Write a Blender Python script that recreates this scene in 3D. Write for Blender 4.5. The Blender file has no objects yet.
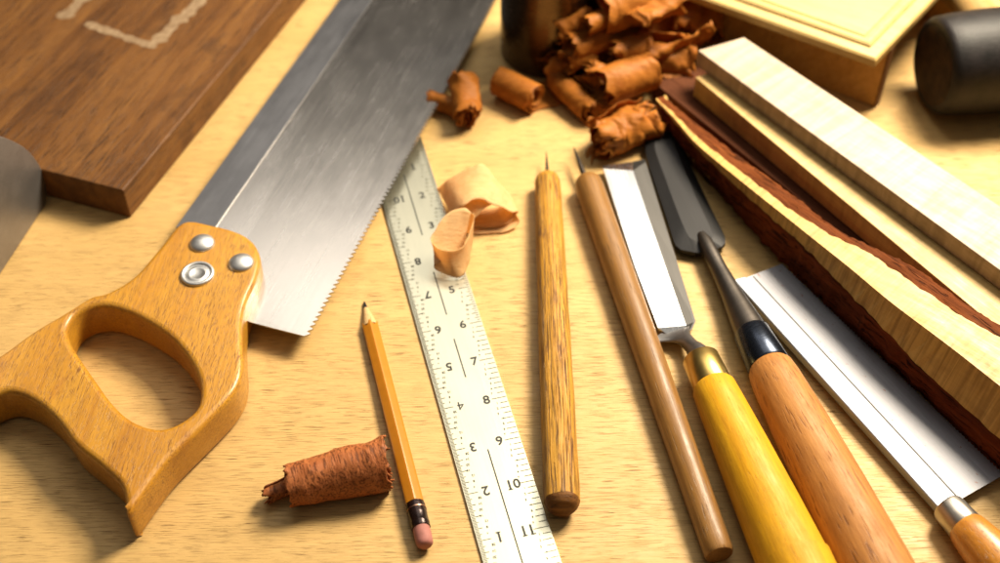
import bpy, bmesh, math, random
from mathutils import Vector, Matrix, noise
random.seed(7)
S = 0.01                      # everything below is measured in centimetres
scene = bpy.context.scene
pi = math.pi
col = scene.collection

# ------------------------------------------------------------------ camera
CAM_H, PITCH, FPX = 48.1416, 0.8080060, 1250.0
cam_d = bpy.data.cameras.new('camera'); cam = bpy.data.objects.new('camera', cam_d); col.objects.link(cam)
cam.location = (0, 0, CAM_H * S); cam.rotation_euler = (math.pi / 2 - PITCH, 0, 0)
cam_d.sensor_width = 36; cam_d.lens = 36 * FPX / 1000; cam_d.clip_start = 0.01; cam_d.clip_end = 50
cam_d.dof.use_dof = True; cam_d.dof.focus_distance = 0.585; cam_d.dof.aperture_fstop = 5.8
scene.camera = cam
# ------------------------------------------------------------------ world (dim studio)
w = bpy.data.worlds.new('World'); scene.world = w; w.use_nodes = True
nt = w.node_tree; bg = nt.nodes['Background']
tc = nt.nodes.new('ShaderNodeTexCoord'); sp = nt.nodes.new('ShaderNodeSeparateXYZ')
rp = nt.nodes.new('ShaderNodeValToRGB')
nt.links.new(tc.outputs['Generated'], sp.inputs[0]); nt.links.new(sp.outputs['Z'], rp.inputs[0])
rp.color_ramp.elements[0].position = 0.52; rp.color_ramp.elements[0].color = (0.035, 0.028, 0.022, 1)
rp.color_ramp.elements[1].position = 0.9; rp.color_ramp.elements[1].color = (0.42, 0.40, 0.37, 1)
nt.links.new(rp.outputs[0], bg.inputs['Color']); bg.inputs['Strength'].default_value = 0.45
q_ = rp.color_ramp.elements.new(0.64); q_.color = (0.10, 0.09, 0.08, 1)
# ------------------------------------------------------------------ lamps (studio softboxes and an added reflection strip)
def area(name, loc, tgt, sx, sy, power, colr):
    d = bpy.data.lights.new(name, 'AREA'); d.shape = 'RECTANGLE'; d.size = sx * S; d.size_y = sy * S
    d.energy = power; d.color = colr
    o = bpy.data.objects.new(name, d); col.objects.link(o)
    o.location = Vector(loc) * S
    o.rotation_euler = (Vector(tgt) - Vector(loc)).to_track_quat('-Z', 'Y').to_euler()
area('key_softbox', (44, 84, 68), (2, 50, 0), 32, 28, 16.5, (1.0, 0.87, 0.66))
area('back_softbox', (0, 112, 150), (0, 45, 0), 90, 40, 3.1, (1.0, 0.93, 0.80))
area('added_reflection_strip', (12, 154, 122), (4, 42, 0), 130, 24, 2.9, (1.0, 0.94, 0.84))  # added lamp, put in to brighten reflections in the metal blades
scene.view_settings.view_transform = 'Standard'; scene.view_settings.look = 'None'
scene.view_settings.exposure = 0.6; scene.view_settings.gamma = 1.0
scene.render.engine = 'CYCLES'
scene.cycles.max_bounces = 6

# ------------------------------------------------------------------ helpers
CT, ST = math.cos(PITCH), math.sin(PITCH)
def ray(x, y):
    X = (x - 500) / FPX; Y = -(y - 281.5) / FPX
    return Vector((X, CT + Y * ST, -ST + Y * CT))
def G(x, y, z=0.0):
    """point of the bench plane (raised by z cm) measured from the photograph"""
    d = ray(x, y); t = (z - CAM_H) / d.z
    return Vector((d.x * t, d.y * t, z))
def V(x, y, p0, dr):
    """point of the upright plane through p0 along horizontal direction dr"""
    n = Vector((-dr.y, dr.x, 0)); d = ray(x, y); o = Vector((0, 0, CAM_H))
    t = (p0 - o).dot(n) / d.dot(n)
    return o + d * t
def catmull(pts, n=6, closed=True):
    out = []; L = len(pts)
    for i in range(L if closed else L - 1):
        if closed: p = [pts[(i + k - 1) % L] for k in range(4)]
        else: p = [pts[max(0, min(L - 1, i + k - 1))] for k in range(4)]
        for j in range(n):
            t = j / n
            out.append(0.5 * ((2 * p[1]) + (p[2] - p[0]) * t + (2 * p[0] - 5 * p[1] + 4 * p[2] - p[3]) * t * t + (3 * p[1] - p[0] - 3 * p[2] + p[3]) * t ** 3))
    if not closed: out.append(pts[-1].copy())
    return out
def interp(tab, x):
    if x <= tab[0][0]: return tab[0][1]
    for (a, b), (c, d) in zip(tab, tab[1:]):
        if x <= c: return b + (d - b) * (x - a) / (c - a)
    return tab[-1][1]

def thing(name, label, cat, loc, group=None):
    o = bpy.data.objects.new(name, None); col.objects.link(o); o.location = Vector(loc) * S
    o.empty_display_size = 0.01
    o['label'] = label; o['category'] = cat
    if group: o['group'] = group
    o['_loc'] = list(loc)
    return o
def world_loc(o):
    while o is not None and '_loc' not in o.keys(): o = o.parent
    return Vector(o['_loc'])
def mesh_obj(name, me, mat, parent=None, smooth=False, angle=None, origin=None):
    """me has vertices in world centimetres"""
    org = world_loc(parent) if parent else (Vector(origin) if origin else Vector((0, 0, 0)))
    me.transform(Matrix.Scale(S, 4) @ Matrix.Translation(-org))
    o = bpy.data.objects.new(name, me); col.objects.link(o)
    if parent: o.parent = parent
    else: o.location = org * S; o['_loc'] = list(org)
    if mat: me.materials.clear(); me.materials.append(mat)
    if smooth:
        for p in me.polygons: p.use_smooth = True
        if angle is not None:
            try: me.set_sharp_from_angle(angle=math.radians(angle))
            except Exception: pass
    return o
def bm_mesh(bm):
    bmesh.ops.recalc_face_normals(bm, faces=bm.faces)
    me = bpy.data.meshes.new('mesh'); bm.to_mesh(me); bm.free(); return me
def bevel(o, wd, seg=3, angle=35):
    m = o.modifiers.new('bevel', 'BEVEL'); m.width = wd * S; m.segments = seg; m.limit_method = 'ANGLE'; m.angle_limit = math.radians(angle)
    m.harden_normals = False
    for p in o.data.polygons: p.use_smooth = True
    n = o.modifiers.new('wn', 'WEIGHTED_NORMAL'); n.keep_sharp = True
    return o
def solid(top, bot):
    """closed body from a top loop and a bottom loop"""
    bm = bmesh.new(); a = [bm.verts.new(p) for p in top]; b = [bm.verts.new(p) for p in bot]; n = len(a)
    bm.faces.new(a); bm.faces.new(b[::-1])
    for i in range(n): bm.faces.new((a[i], b[i], b[(i + 1) % n], a[(i + 1) % n]))
    return bm_mesh(bm)
def slab(loop, z0, z1=None):
    top = [Vector((p.x, p.y, p.z if z1 is None else z1)) for p in loop]
    bot = [Vector((p.x, p.y, (p.z + z0) if z1 is None else z0)) for p in loop]
    return solid(top, bot)
def box_frame(c, u, v, z0, z1):
    return slab([c, c + u, c + u + v, c + v], z0, z1)
def loft(secs, closed=True, caps=True):
    bm = bmesh.new(); R = [[bm.verts.new(p) for p in s] for s in secs]; m = len(secs[0])
    for i in range(len(R) - 1):
        for j in range(m if closed else m - 1):
            bm.faces.new((R[i][j], R[i][(j + 1) % m], R[i + 1][(j + 1) % m], R[i + 1][j]))
    if caps and closed: bm.faces.new(R[0][::-1]); bm.faces.new(R[-1])
    return bm_mesh(bm)
def lathe(A, B, prof, n=40, flat=1.0, fn=None):
    """revolve: prof = [(distance from A in cm, radius)]; fn(s, ang, r) may reshape the radius"""
    ax = (B - A).normalized(); e2 = ax.cross(Vector((0, 0, 1))).normalized(); e3 = e2.cross(ax)
    secs = []
    for s, r in prof:
        ring = []
        for k in range(n):
            a = 2 * math.pi * k / n; rr = fn(s, a, r) if fn else r
            ring.append(A + ax * s + (e2 * math.cos(a) + e3 * math.sin(a) * flat) * rr)
        secs.append(ring)
    return loft(secs)
def dense(prof, step=0.5):
    out = []
    for (a, r), (b, q) in zip(prof, prof[1:]):
        k = max(1, int((b - a) / step))
        for i in range(k): out.append((a + (b - a) * i / k, r + (q - r) * i / k))
    out.append(prof[-1]); return out

# ------------------------------------------------------------------ materials
class NT:
    def __init__(s, name):
        s.m = bpy.data.materials.new(name); s.m.use_nodes = True; s.t = s.m.node_tree
        s.b = s.t.nodes['Principled BSDF']; s.out = s.t.nodes['Material Output']
    def n(s, ty, **kw):
        x = s.t.nodes.new(ty)
        for k, v in kw.items(): setattr(x, k, v)
        return x
    def l(s, a, b): s.t.links.new(a, b)
    def coords(s, ang=0, scale=(1, 1, 1), tilt=0):
        if not hasattr(s, 'base'): s.base = {}
        if (ang, tilt) not in s.base:
            t = s.n('ShaderNodeTexCoord'); m = s.n('ShaderNodeMapping'); m.inputs['Scale'].default_value = (100, 100, 100)
            m.inputs['Rotation'].default_value = (0, tilt, -ang); s.l(t.outputs['Object'], m.inputs[0]); s.base[(ang, tilt)] = m
        m2 = s.n('ShaderNodeMapping'); m2.inputs['Scale'].default_value = scale
        s.l(s.base[(ang, tilt)].outputs[0], m2.inputs[0]); return m2.outputs[0]
    def noise(s, vec, scale=1, detail=3, rough=0.5, dist=0):
        x = s.n('ShaderNodeTexNoise'); x.inputs['Scale'].default_value = scale; x.inputs['Detail'].default_value = detail
        x.inputs['Roughness'].default_value = rough; x.inputs['Distortion'].default_value = dist
        s.l(vec, x.inputs['Vector']); return x.outputs['Fac']
    def ramp(s, fac, stops):
        r = s.n('ShaderNodeValToRGB'); e = r.color_ramp.elements
        e[0].position, e[0].color = stops[0][0], c4(stops[0][1]); e[1].position, e[1].color = stops[-1][0], c4(stops[-1][1])
        for p, c in stops[1:-1]: q = e.new(p); q.color = c4(c)
        s.l(fac, r.inputs[0]); return r.outputs[0]
    def mix(s, fac, a, b, mode='MIX'):
        x = s.n('ShaderNodeMix', data_type='RGBA', blend_type=mode)
        for sock, v in ((x.inputs[0], fac), (x.inputs[6], a), (x.inputs[7], b)):
            if hasattr(v, 'is_linked') or hasattr(v, 'links'): s.l(v, sock)
            elif isinstance(v, (int, float)): sock.default_value = v
            else: sock.default_value = c4(v)
        return x.outputs[2]
    def math(s, op, a, b=0.0):
        x = s.n('ShaderNodeMath', operation=op)
        for i, v in enumerate((a, b)):
            if isinstance(v, (int, float)): x.inputs[i].default_value = v
            else: s.l(v, x.inputs[i])
        return x.outputs[0]
    def bump(s, h, dist=0.02, strength=1.0):
        x = s.n('ShaderNodeBump'); x.inputs['Distance'].default_value = dist * S; x.inputs['Strength'].default_value = strength
        s.l(h, x.inputs['Height']); s.l(x.outputs[0], s.b.inputs['Normal'])
ALB, MALB = 0.64, 0.72
def c4(c):
    if isinstance(c, (int, float)): return (c, c, c, 1)
    return tuple(c) + (1,) if len(c) == 3 else tuple(c)

def wood(name, light, mid, dark, ang=0, tilt=0, fibre=14, band=0.6, pore=(1.0, 18, 0.62), pore_col=None, pore_amt=0.7,
         figure=0, fig_scale=1.5, rough=0.45, bump=0.012, coat=0.0, wear=None, spec=0.33, offs=0):
    light, mid, dark = [(q[0] * ALB * 1.03, q[1] * ALB * 0.98, q[2] * ALB * 0.74) for q in (light, mid, dark)]; pore_col = pore_col and tuple(x * ALB for x in pore_col)
    k = NT(name)
    big = k.noise(k.coords(ang, (0.045, band, band), tilt), 1, 4, 0.55, 0.6)
    base = k.ramp(big, [(0.32, dark), (0.5, mid), (0.68, light)])
    fine = k.noise(k.coords(ang, (0.35, fibre, fibre), tilt), 1, 4, 0.65)
    base = k.mix(0.38, base, k.ramp(fine, [(0.3, tuple(x * 0.62 for x in mid)), (0.72, tuple(min(1, x * 1.25) for x in light))]), 'MIX')
    h = fine
    if figure:
        fg = k.noise(k.coords(ang, (fig_scale, 0.22, 0.22), tilt), 1, 2, 0.5, 0.8)
        base = k.mix(figure, base, k.ramp(fg, [(0.34, tuple(x * 0.5 for x in mid)), (0.62, tuple(min(1, x * 1.15) for x in light))]))
    if pore_amt:
        pv = k.noise(k.coords(ang, (pore[0], pore[1], pore[1]), tilt), 1, 2, 0.5)
        pm = k.ramp(pv, [(pore[2], 0.0), (pore[2] + 0.07, 1.0)])
        gate = k.noise(k.coords(ang, (0.15, 0.5, 0.5), tilt), 1, 2)
        pm = k.mix(1.0, pm, k.ramp(gate, [(0.3, 0.35), (0.6, 1.0)]), 'MULTIPLY')
        pf = k.math('MULTIPLY', pm, pore_amt)
        base = k.mix(pf, base, pore_col or tuple(x * 0.3 for x in dark))
        h = k.math('SUBTRACT', fine, k.math('MULTIPLY', pf, 1.2))
    if wear:
        wv = k.noise(k.coords(ang, wear[1], tilt), 1, 6, 0.65, 0.3)
        base = k.mix(k.ramp(wv, [(wear[2], 0.0), (wear[2] + 0.1, wear[3])]), base, wear[0])
    k.l(base, k.b.inputs['Base Color'])
    grime = k.noise(k.coords(ang, (0.5, 1.1, 1.1), tilt), 1, 5, 0.65)
    rr = k.math('ADD', k.ramp(fine, [(0.2, rough + 0.12), (0.8, max(0.05, rough - 0.06))]), k.math('MULTIPLY', k.math('SUBTRACT', grime, 0.5), 0.55))
    k.l(rr, k.b.inputs['Roughness'])
    h = k.math('ADD', h, k.math('MULTIPLY', grime, 1.5))
    base = k.mix(k.ramp(grime, [(0.52, 0.0), (0.72, 0.28)]), base, tuple(x * 0.5 for x in dark))
    k.l(base, k.b.inputs['Base Color'])
    k.b.inputs['Coat Weight'].default_value = coat; k.b.inputs['Coat Roughness'].default_value = 0.25
    k.b.inputs['Specular IOR Level'].default_value = spec
    k.bump(h, bump)
    return k.m
def metal(name, colr, rough=0.3, ang=0, streak=0.12, metallic=1.0, spots=None, stain_or_reflection=0.0, fibre=9, bump=0.0015):
    colr = tuple(x * MALB for x in colr)
    k = NT(name)
    st = k.noise(k.coords(ang, (0.12, fibre, fibre)), 1, 5, 0.7)
    bl = k.noise(k.coords(ang, (0.35, 0.7, 0.7)), 1, 5, 0.6)
    c = k.mix(streak, colr, k.ramp(st, [(0.3, tuple(x * 0.45 for x in colr)), (0.7, tuple(min(1, x * 1.3) for x in colr))]))
    if stain_or_reflection: c = k.mix(k.ramp(bl, [(0.42, stain_or_reflection), (0.66, 0.0)]), c, tuple(x * 0.55 for x in colr))
    if spots:
        sv = k.noise(k.coords(ang, (2.6, 3.4, 3.4)), 1, 5, 0.75)
        c = k.mix(k.ramp(sv, [(spots[1], 0.0), (spots[1] + 0.04, 0.85)]), c, spots[0])
    k.l(c, k.b.inputs['Base Color']); k.b.inputs['Metallic'].default_value = metallic
    r = k.math('ADD', k.math('MULTIPLY', st, 0.16), rough - 0.08)
    r = k.math('ADD', r, k.math('MULTIPLY', bl, 0.08)); k.l(r, k.b.inputs['Roughness'])
    k.bump(st, bump)
    return k.m
def plain(name, colr, rough=0.5, metallic=0, spec=0.5, var=0.15, nscale=2.0, bump=0.004, coat=0):
    colr = tuple(x * ALB for x in colr)
    k = NT(name)
    nv = k.noise(k.coords(0, (1, 1, 1)), nscale, 5, 0.6)
    k.l(k.ramp(nv, [(0.3, tuple(x * (1 - var) for x in colr)), (0.7, tuple(min(1, x * (1 + var)) for x in colr))]), k.b.inputs['Base Color'])
    k.b.inputs['Roughness'].default_value = rough; k.b.inputs['Metallic'].default_value = metallic
    k.b.inputs['Specular IOR Level'].default_value = spec; k.b.inputs['Coat Weight'].default_value = coat
    fn = k.noise(k.coords(0, (1, 1, 1)), nscale * 8, 4, 0.6); k.bump(fn, bump)
    return k.m
def shaving_mat(name, light, dark, transl=0.25, line=0.0, ang=0, rough=0.5, scale=6):
    light, dark = [tuple(x * ALB for x in q) for q in (light, dark)]
    k = NT(name)
    a = k.noise(k.coords(ang, (0.5, scale, scale)), 1, 5, 0.65, 0.5)
    b = k.noise(k.coords(0.3, (1, 1, 1)), 1.3, 4, 0.6)
    c = k.ramp(a, [(0.28, dark), (0.62, light)])
    c = k.mix(0.35, c, k.ramp(b, [(0.35, dark), (0.65, light)]))
    if line:
        ln = k.noise(k.coords(ang, (1.3, scale * 2.2, scale * 2.2)), 1, 3, 0.6)
        c = k.mix(k.ramp(ln, [(0.50, 0.0), (0.58, line)]), c, tuple(x * 0.22 for x in dark))
    k.l(c, k.b.inputs['Base Color']); k.b.inputs['Roughness'].default_value = rough; k.b.inputs['Specular IOR Level'].default_value = 0.22
    k.bump(a, 0.05)
    tr = k.n('ShaderNodeBsdfTranslucent'); k.l(c, tr.inputs[0]); mx = k.n('ShaderNodeMixShader'); mx.inputs[0].default_value = transl
    k.l(k.b.outputs[0], mx.inputs[1]); k.l(tr.outputs[0], mx.inputs[2]); k.l(mx.outputs[0], k.out.inputs[0])
    return k.m
def dang(x0, y0, x1, y1, z=0):
    d = G(x1, y1, z) - G(x0, y0, z); return math.atan2(d.y, d.x)

# ------------------------------------------------------------------ the bench
M_bench = wood('bench wood', (0.87, 0.60, 0.30), (0.82, 0.545, 0.255), (0.755, 0.49, 0.215), ang=0.02, wear=((0.42, 0.23, 0.09), (0.09, 20, 20), 0.56, 0.6), fibre=22, band=0.35,
               pore=(0.8, 34, 0.595), pore_col=(0.20, 0.09, 0.025), pore_amt=1.0, rough=0.5, bump=0.010, spec=0.35)
bm = bmesh.new()
vs = [bm.verts.new(p) for p in ((-150, -40, 0), (150, -40, 0), (150, 200, 0), (-150, 200, 0))]
vb = [bm.verts.new(p.co - Vector((0, 0, 4))) for p in vs]
bm.faces.new(vs); bm.faces.new(vb[::-1])
for i in range(4): bm.faces.new((vs[i], vb[i], vb[(i + 1) % 4], vs[(i + 1) % 4]))
bench = mesh_obj('workbench_surface', bm_mesh(bm), M_bench); bench['kind'] = 'structure'

# ------------------------------------------------------------------ dark board, upper left
a_db = dang(122.7, 190.5, 281, 0, 2.1)
M_dark = wood('old dark board', (0.31, 0.142, 0.050), (0.20, 0.083, 0.028), (0.075, 0.026, 0.010), spec=0.22, ang=a_db, fibre=12, band=0.8,
              pore=(0.6, 14, 0.56), pore_amt=0.7, rough=0.48, bump=0.02, wear=((0.04, 0.018, 0.009), (0.25, 0.4, 0.4), 0.56, 0.35))
c = G(122.7, 190.5, 2.1); u = (G(281, 0, 2.1) - c).normalized(); v = (G(44.7, 170.4, 2.1) - c).normalized()
t = thing('dark_board', 'thick dark brown timber board with pale chalk marks, lying flat at the upper left', 'board', (c.x, c.y, 0))
bevel(mesh_obj('board', box_frame(c, u * 60, v * 34, 0.02, 2.1), M_dark, t), 0.12, 2)
# pale scratched marks on its top face
M_chalk = NT('pale scrape'); k = M_chalk
nv = k.noise(k.coords(0.6, (1, 3, 1)), 2.2, 5, 0.7)
k.l(k.ramp(nv, [(0.3, (0.13, 0.065, 0.025)), (0.66, (0.34, 0.235, 0.135))]), k.b.inputs['Base Color']); k.b.inputs['Roughness'].default_value = 0.7
def streak(pts, wd, z):
    P = [G(x, y, z) for x, y in pts]; P = catmull(P, 10, False)
    bm = bmesh.new(); prev = None
    for i, p in enumerate(P):
        d = (P[min(i + 1, len(P) - 1)] - P[max(i - 1, 0)]).normalized(); n = Vector((-d.y, d.x, 0))
        e = min(1, i / 4, (len(P) - 1 - i) / 4) * 0.6 + 0.4
        ww = wd * e * (0.8 + 0.7 * noise.noise(p * 1.5)); a = bm.verts.new(p + n * ww); b = bm.verts.new(p - n * ww * (0.8 + 0.5 * noise.noise(p * 2 + Vector((9, 0, 0)))))
        if prev: bm.faces.new((prev[0], a, b, prev[1]))
        prev = (a, b)
    return bm_mesh(bm)
mesh_obj('chalk_mark', streak([(86, 23), (105, 30), (125, 37), (142, 43), (156, 47)], 0.45, 2.106), M_chalk.m, t)
mesh_obj('chalk_mark', streak([(151, 46), (166, 33), (180, 20), (194, 8), (206, -4)], 0.60, 2.109), M_chalk.m, t)
mesh_obj('chalk_mark', streak([(57, 17), (68, 13), (78, 4), (86, -6)], 0.7, 2.106), M_chalk.m, t)

# ------------------------------------------------------------------ steel hand plane at the left edge (only its cheek shows)
M_plane = metal('plane steel', (0.42, 0.39, 0.37), 0.42, 0.4, 0.18, 0.85, stain_or_reflection=0.3)
p0 = G(47, 203); p1 = G(0, 275); dr = (p1 - p0).normalized()
prof = [(46, 205), (47, 193), (45, 181), (41, 168), (34, 157), (24, 147), (12, 140.5), (0, 136), (-20, 133), (-45, 136), (-60, 150), (-90, 175), (-140, 205)]
P = [V(x, y, p0, dr) for x, y in prof]; P[0].z = 0.02
for q in P: q.z = max(q.z, 0.02)
P = catmull(P, 5, False); last = p0 + dr * 26
P += [last + Vector((0, 0, 2.5)), last + Vector((0, 0, 0.02))]
nn = Vector((-dr.y, dr.x, 0));
if nn.y < 0: nn = -nn
t = thing('hand_plane', 'grey steel side of a hand plane with rounded toe at the left edge', 'hand plane', (p0.x, p0.y, 0))
nn = nn if (G(0, 134, 5) - G(0, 150, 5)).dot(nn) > 0 else -nn
bevel(mesh_obj('cheek', solid(P, [q + nn * 0.55 for q in P]), M_plane, t), 0.05, 2)
P2 = [q + nn * 5.6 for q in P]
bevel(mesh_obj('cheek', solid(P2, [q + nn * 0.5 for q in P2]), M_plane, t), 0.05, 2)
mesh_obj('sole', box_frame(p0 + nn * 0.57 + dr * 1, dr * 24.5, nn * 5.0, 0.02, 0.45), M_plane, t)

# ------------------------------------------------------------------ big back saw
HZ = 2.25
sx = (G(160, 473, HZ) - G(0, 370, HZ)); a_h = dang(100, 440, 135, 350, HZ)
M_beech = wood('beech handle', (0.80, 0.42, 0.055), (0.71, 0.335, 0.036), (0.58, 0.23, 0.020), ang=a_h, fibre=9, band=0.5,
               pore=(1.9, 27, 0.565), pore_col=(0.20, 0.06, 0.010), pore_amt=0.75, rough=0.38, bump=0.012, coat=0.35,
               wear=((0.30, 0.10, 0.02), (0.35, 0.5, 0.5), 0.6, 0.35))
M_blade = metal('saw steel', (0.70, 0.65, 0.60), 0.21, dang(303, 336, 493, 0, 1), 0.14, 1.0, spots=((0.10, 0.05, 0.03), 0.70), stain_or_reflection=0.22, fibre=9)  # the soft dark blotches paint in reflection patches on the blade
M_back = metal('saw back steel', (0.36, 0.355, 0.37), 0.36, dang(303, 336, 493, 0, 1), 0.25, 1.0, stain_or_reflection=0.4)
M_alu = metal('bolt metal', (0.88, 0.87, 0.86), 0.42, 0, 0.08)
t = thing('back_saw', 'large back saw with orange beech handle, closed grip and three metal bolts', 'saw', G(150, 400))
outer = [(182.6, 221), (213, 224), (238, 231), (253, 241), (260, 257), (256, 277), (247, 298), (242, 318), (242, 345), (243, 362), (240, 380),
         (229, 398), (203, 425), (169, 459), (148, 486), (132, 508), (126, 511), (125, 501), (122, 488), (115, 478), (96, 461), (75, 444), (58, 421), (40, 404), (22, 394),
         (6, 391), (-10, 396), (-26, 404), (-40, 396), (-38, 378), (-24, 365), (0, 354), (32, 331), (64, 312), (90, 296), (108, 291), (134, 275), (158, 248)]
hole = [(88, 307), (105, 305), (125, 310), (148, 321), (171, 337), (188, 357), (198, 377), (200, 394), (196, 408), (182, 420), (165, 427),
        (148, 426), (128, 417), (111, 401), (97, 382), (81, 359), (71, 343), (67, 329), (74, 315)]
def curve_body(loops, ztop, zbot, bev):
    cu = bpy.data.curves.new('tmp', 'CURVE'); cu.dimensions = '2D'; cu.fill_mode = 'BOTH'
    cu.extrude = ((ztop - zbot) / 2 - bev); cu.bevel_depth = bev; cu.bevel_resolution = 4; cu.offset = -bev
    for lp in loops:
        s = cu.splines.new('POLY'); s.points.add(len(lp) - 1); s.use_cyclic_u = True
        for i, p in enumerate(lp): s.points[i].co = (p.x, p.y, 0, 1)
    o = bpy.data.objects.new('tmp', cu); col.objects.link(o)
    bpy.context.view_layer.update()
    me = bpy.data.meshes.new_from_object(o.evaluated_get(bpy.context.evaluated_depsgraph_get()))
    bpy.data.objects.remove(o); bpy.data.curves.remove(cu)
    me.transform(Matrix.Translation((0, 0, (ztop + zbot) / 2)))
    return me
oc = []
OP = [G(x, y, HZ) for x, y in outer]
sm = catmull(OP, 5)
HP = catmull([G(x, y, HZ) for x, y in hole], 5)
mesh_obj('handle', curve_body([sm, HP], HZ, 0.05, 0.30), M_beech, t, True, 40)
# blade: thin steel sheet with teeth
def bz(y): return 1.12 - 0.0009 * (300 - y)
heel = G(304, 336, 1.12); toe = G(493, 0, 0.85); dt = (toe - heel); L1 = dt.length; dt = dt / L1
toe = heel + dt * (L1 + 8)
b0 = G(200, 235, 1.12); b1 = G(362, 0, 0.9); db = (b1 - b0).normalized(); bend = b0 + db * ((b1 - b0).length + 8)
side = Vector((dt.y, -dt.x, 0)); side = side if side.x > 0 else -side
loop = [b0, bend]
nteeth = int((toe - heel).length / 0.34); teeth = []
for i in range(nteeth):
    s = i * 0.34; teeth += [heel + dt * s, heel + dt * (s + 0.24) + side * 0.24]
loop += [toe] + teeth[::-1] + [G(250, 322, 1.12), G(215, 300, 1.12)]
mesh_obj('blade', slab(loop, -0.09), M_blade, t)
s0 = G(182.6, 217.5, 1.15); s1 = G(339, 0, 0.93); s2 = G(372, 0, 0.93); s3 = G(219, 222, 1.15)
s1 = s0 + (s1 - s0) * 1.22; s2 = s3 + (s2 - s3) * 1.22
s0 = s0 - (s1 - s0).normalized() * 0.8; s3 = s3 - (s2 - s3).normalized() * 0.8
bevel(mesh_obj('spine', slab([s0, s1, s2, s3], -0.35), M_back, t), 0.012, 1)
for (x, y, r, kind) in ((202, 243, 0.66, 'dome'), (241, 262.5, 0.66, 'dome'), (197.5, 274, 0.86, 'disc')):
    c = G(x, y, HZ + 0.05); c.z = HZ - 0.06
    if kind == 'dome': pr = [(0, r), (0.08, r), (0.16, r * .95), (0.24, r * .84), (0.31, r * .66), (0.36, r * .42), (0.385, r * .2), (0.39, 0.01)]
    else: pr = [(0, r), (0.14, r), (0.21, r * .96), (0.23, r * .88), (0.21, r * .80), (0.14, r * .76), (0.14, r * .60), (0.17, r * .56), (0.17, r * .42), (0.14, r * .38), (0.15, 0.01)]
    ax = Vector((0, 0, 1)); secs = []
    for s, rr in pr: secs.append([c + Vector((rr * math.cos(2 * math.pi * k / 40), rr * math.sin(2 * math.pi * k / 40), s)) for k in range(40)])
    b = mesh_obj('bolt', loft(secs), M_alu, t, True, 50)

# ------------------------------------------------------------------ steel rule
R0 = Vector((-6.3243, 57.4021, 0)); PH = -1.32017686; U = Vector((math.cos(PH), math.sin(PH), 0)); W = Vector((-math.sin(PH), math.cos(PH), 0))
IN = 2.54; HW = 1.663; COLX = 0.6525; RT = 0.14
M_rule = metal('rule steel', (0.70, 0.67, 0.52), 0.30, PH, 0.08, 1.0, stain_or_reflection=0.12, fibre=12, bump=0.0006)
M_ink = plain('etched black', (0.02, 0.02, 0.018), 0.6)
t = thing('steel_rule', 'steel rule with black engraved inch numbers, lying partly under the big saw blade', 'ruler', R0 + U * 15)
bevel(mesh_obj('rule_strip', slab([R0 - W * HW, R0 + W * HW, R0 + W * HW + U * 12.1 * IN, R0 - W * HW + U * 12.1 * IN], 0.01, RT), M_rule, t), 0.015, 1)
def text_mesh(txt, size):
    cu = bpy.data.curves.new('tmp', 'FONT'); cu.body = txt; cu.size = size; cu.align_x = 'CENTER'; cu.align_y = 'CENTER'; cu.resolution_u = 3; cu.offset = 0 if '4' in txt else size * 0.02
    o = bpy.data.objects.new('tmp', cu); col.objects.link(o); bpy.context.view_layer.update()
    me = bpy.data.meshes.new_from_object(o.evaluated_get(bpy.context.evaluated_depsgraph_get()))
    bpy.data.objects.remove(o); bpy.data.curves.remove(cu); return me
def add_mesh(bm, me, mat):
    me.transform(mat); bm.from_mesh(me); bpy.data.meshes.remove(me)
def frame(o, x, y):
    m = Matrix.Identity(4)
    for i in range(3): m[i][0] = x[i]; m[i][1] = y[i]; m[i][2] = (0, 0, 1)[i]; m[i][3] = o[i]
    return m
ZT = Vector((0, 0, RT + 0.015))
def solidify(bm):
    me = bpy.data.meshes.new('mesh'); bm.to_mesh(me); bm.free(); return me
def quad(bm, p, a, b):   # rectangle centred at p, half sides a, b
    bm.faces.new([bm.verts.new(p + q) for q in (a + b, a - b, -a - b, -a + b)])
for k_ in range(1, 12):
    p = R0 + U * k_ * IN + W * COLX + ZT; q = R0 + U * (12 - k_) * IN - W * COLX + ZT
    for (pp, X, Y) in ((p, W, -U), (q, -W, U)):
        bm = bmesh.new(); add_mesh(bm, text_mesh(str(k_), 0.70), frame(pp, X, Y))
        for ox in {1: [0], 10: [-0.18], 11: [-0.18, 0.2]}.get(k_, []):
            quad(bm, pp + X * (ox + 0.01) - Y * 0.235, X * 0.11, Y * 0.024)
        mesh_obj('numeral', solidify(bm), M_ink, t)
for a, b in ((1.2, 3.25), (4.4, 5.65), (6.33, 7.35), (9.13, 12.0)):
    bm = bmesh.new(); quad(bm, R0 + U * (a + b) / 2 * IN + ZT, U * (b - a) / 2 * IN, W * 0.03)
    mesh_obj('centre_line', solidify(bm), M_ink, t)
M_tick = plain('fine graduations', (0.10, 0.095, 0.06), 0.6)
bm = bmesh.new()
for sgn, div in ((1, 16), (-1, 32)):
    for i in range(1, 12 * div):
        kk = i / div
        dd = div if sgn < 0 else (8 if kk > 6 else 16)
        if sgn > 0 and dd == 8 and i % 2: continue
        ln = 0.62 if i % div == 0 else (0.46 if i % (div // 2) == 0 else (0.36 if i % (div // 4) == 0 else (0.27 if i % (div // 8) == 0 else 0.18)))
        if kk > 6 and sgn > 0: ln += 0.10
        kpos = kk if sgn > 0 else 12 - kk
        quad(bm, R0 + U * kpos * IN + W * sgn * (HW - 0.03 - ln / 2) + ZT, W * ln / 2, U * 0.013)
mesh_obj('graduations', bm_mesh(bm), M_tick, t)
bm = bmesh.new()
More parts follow.
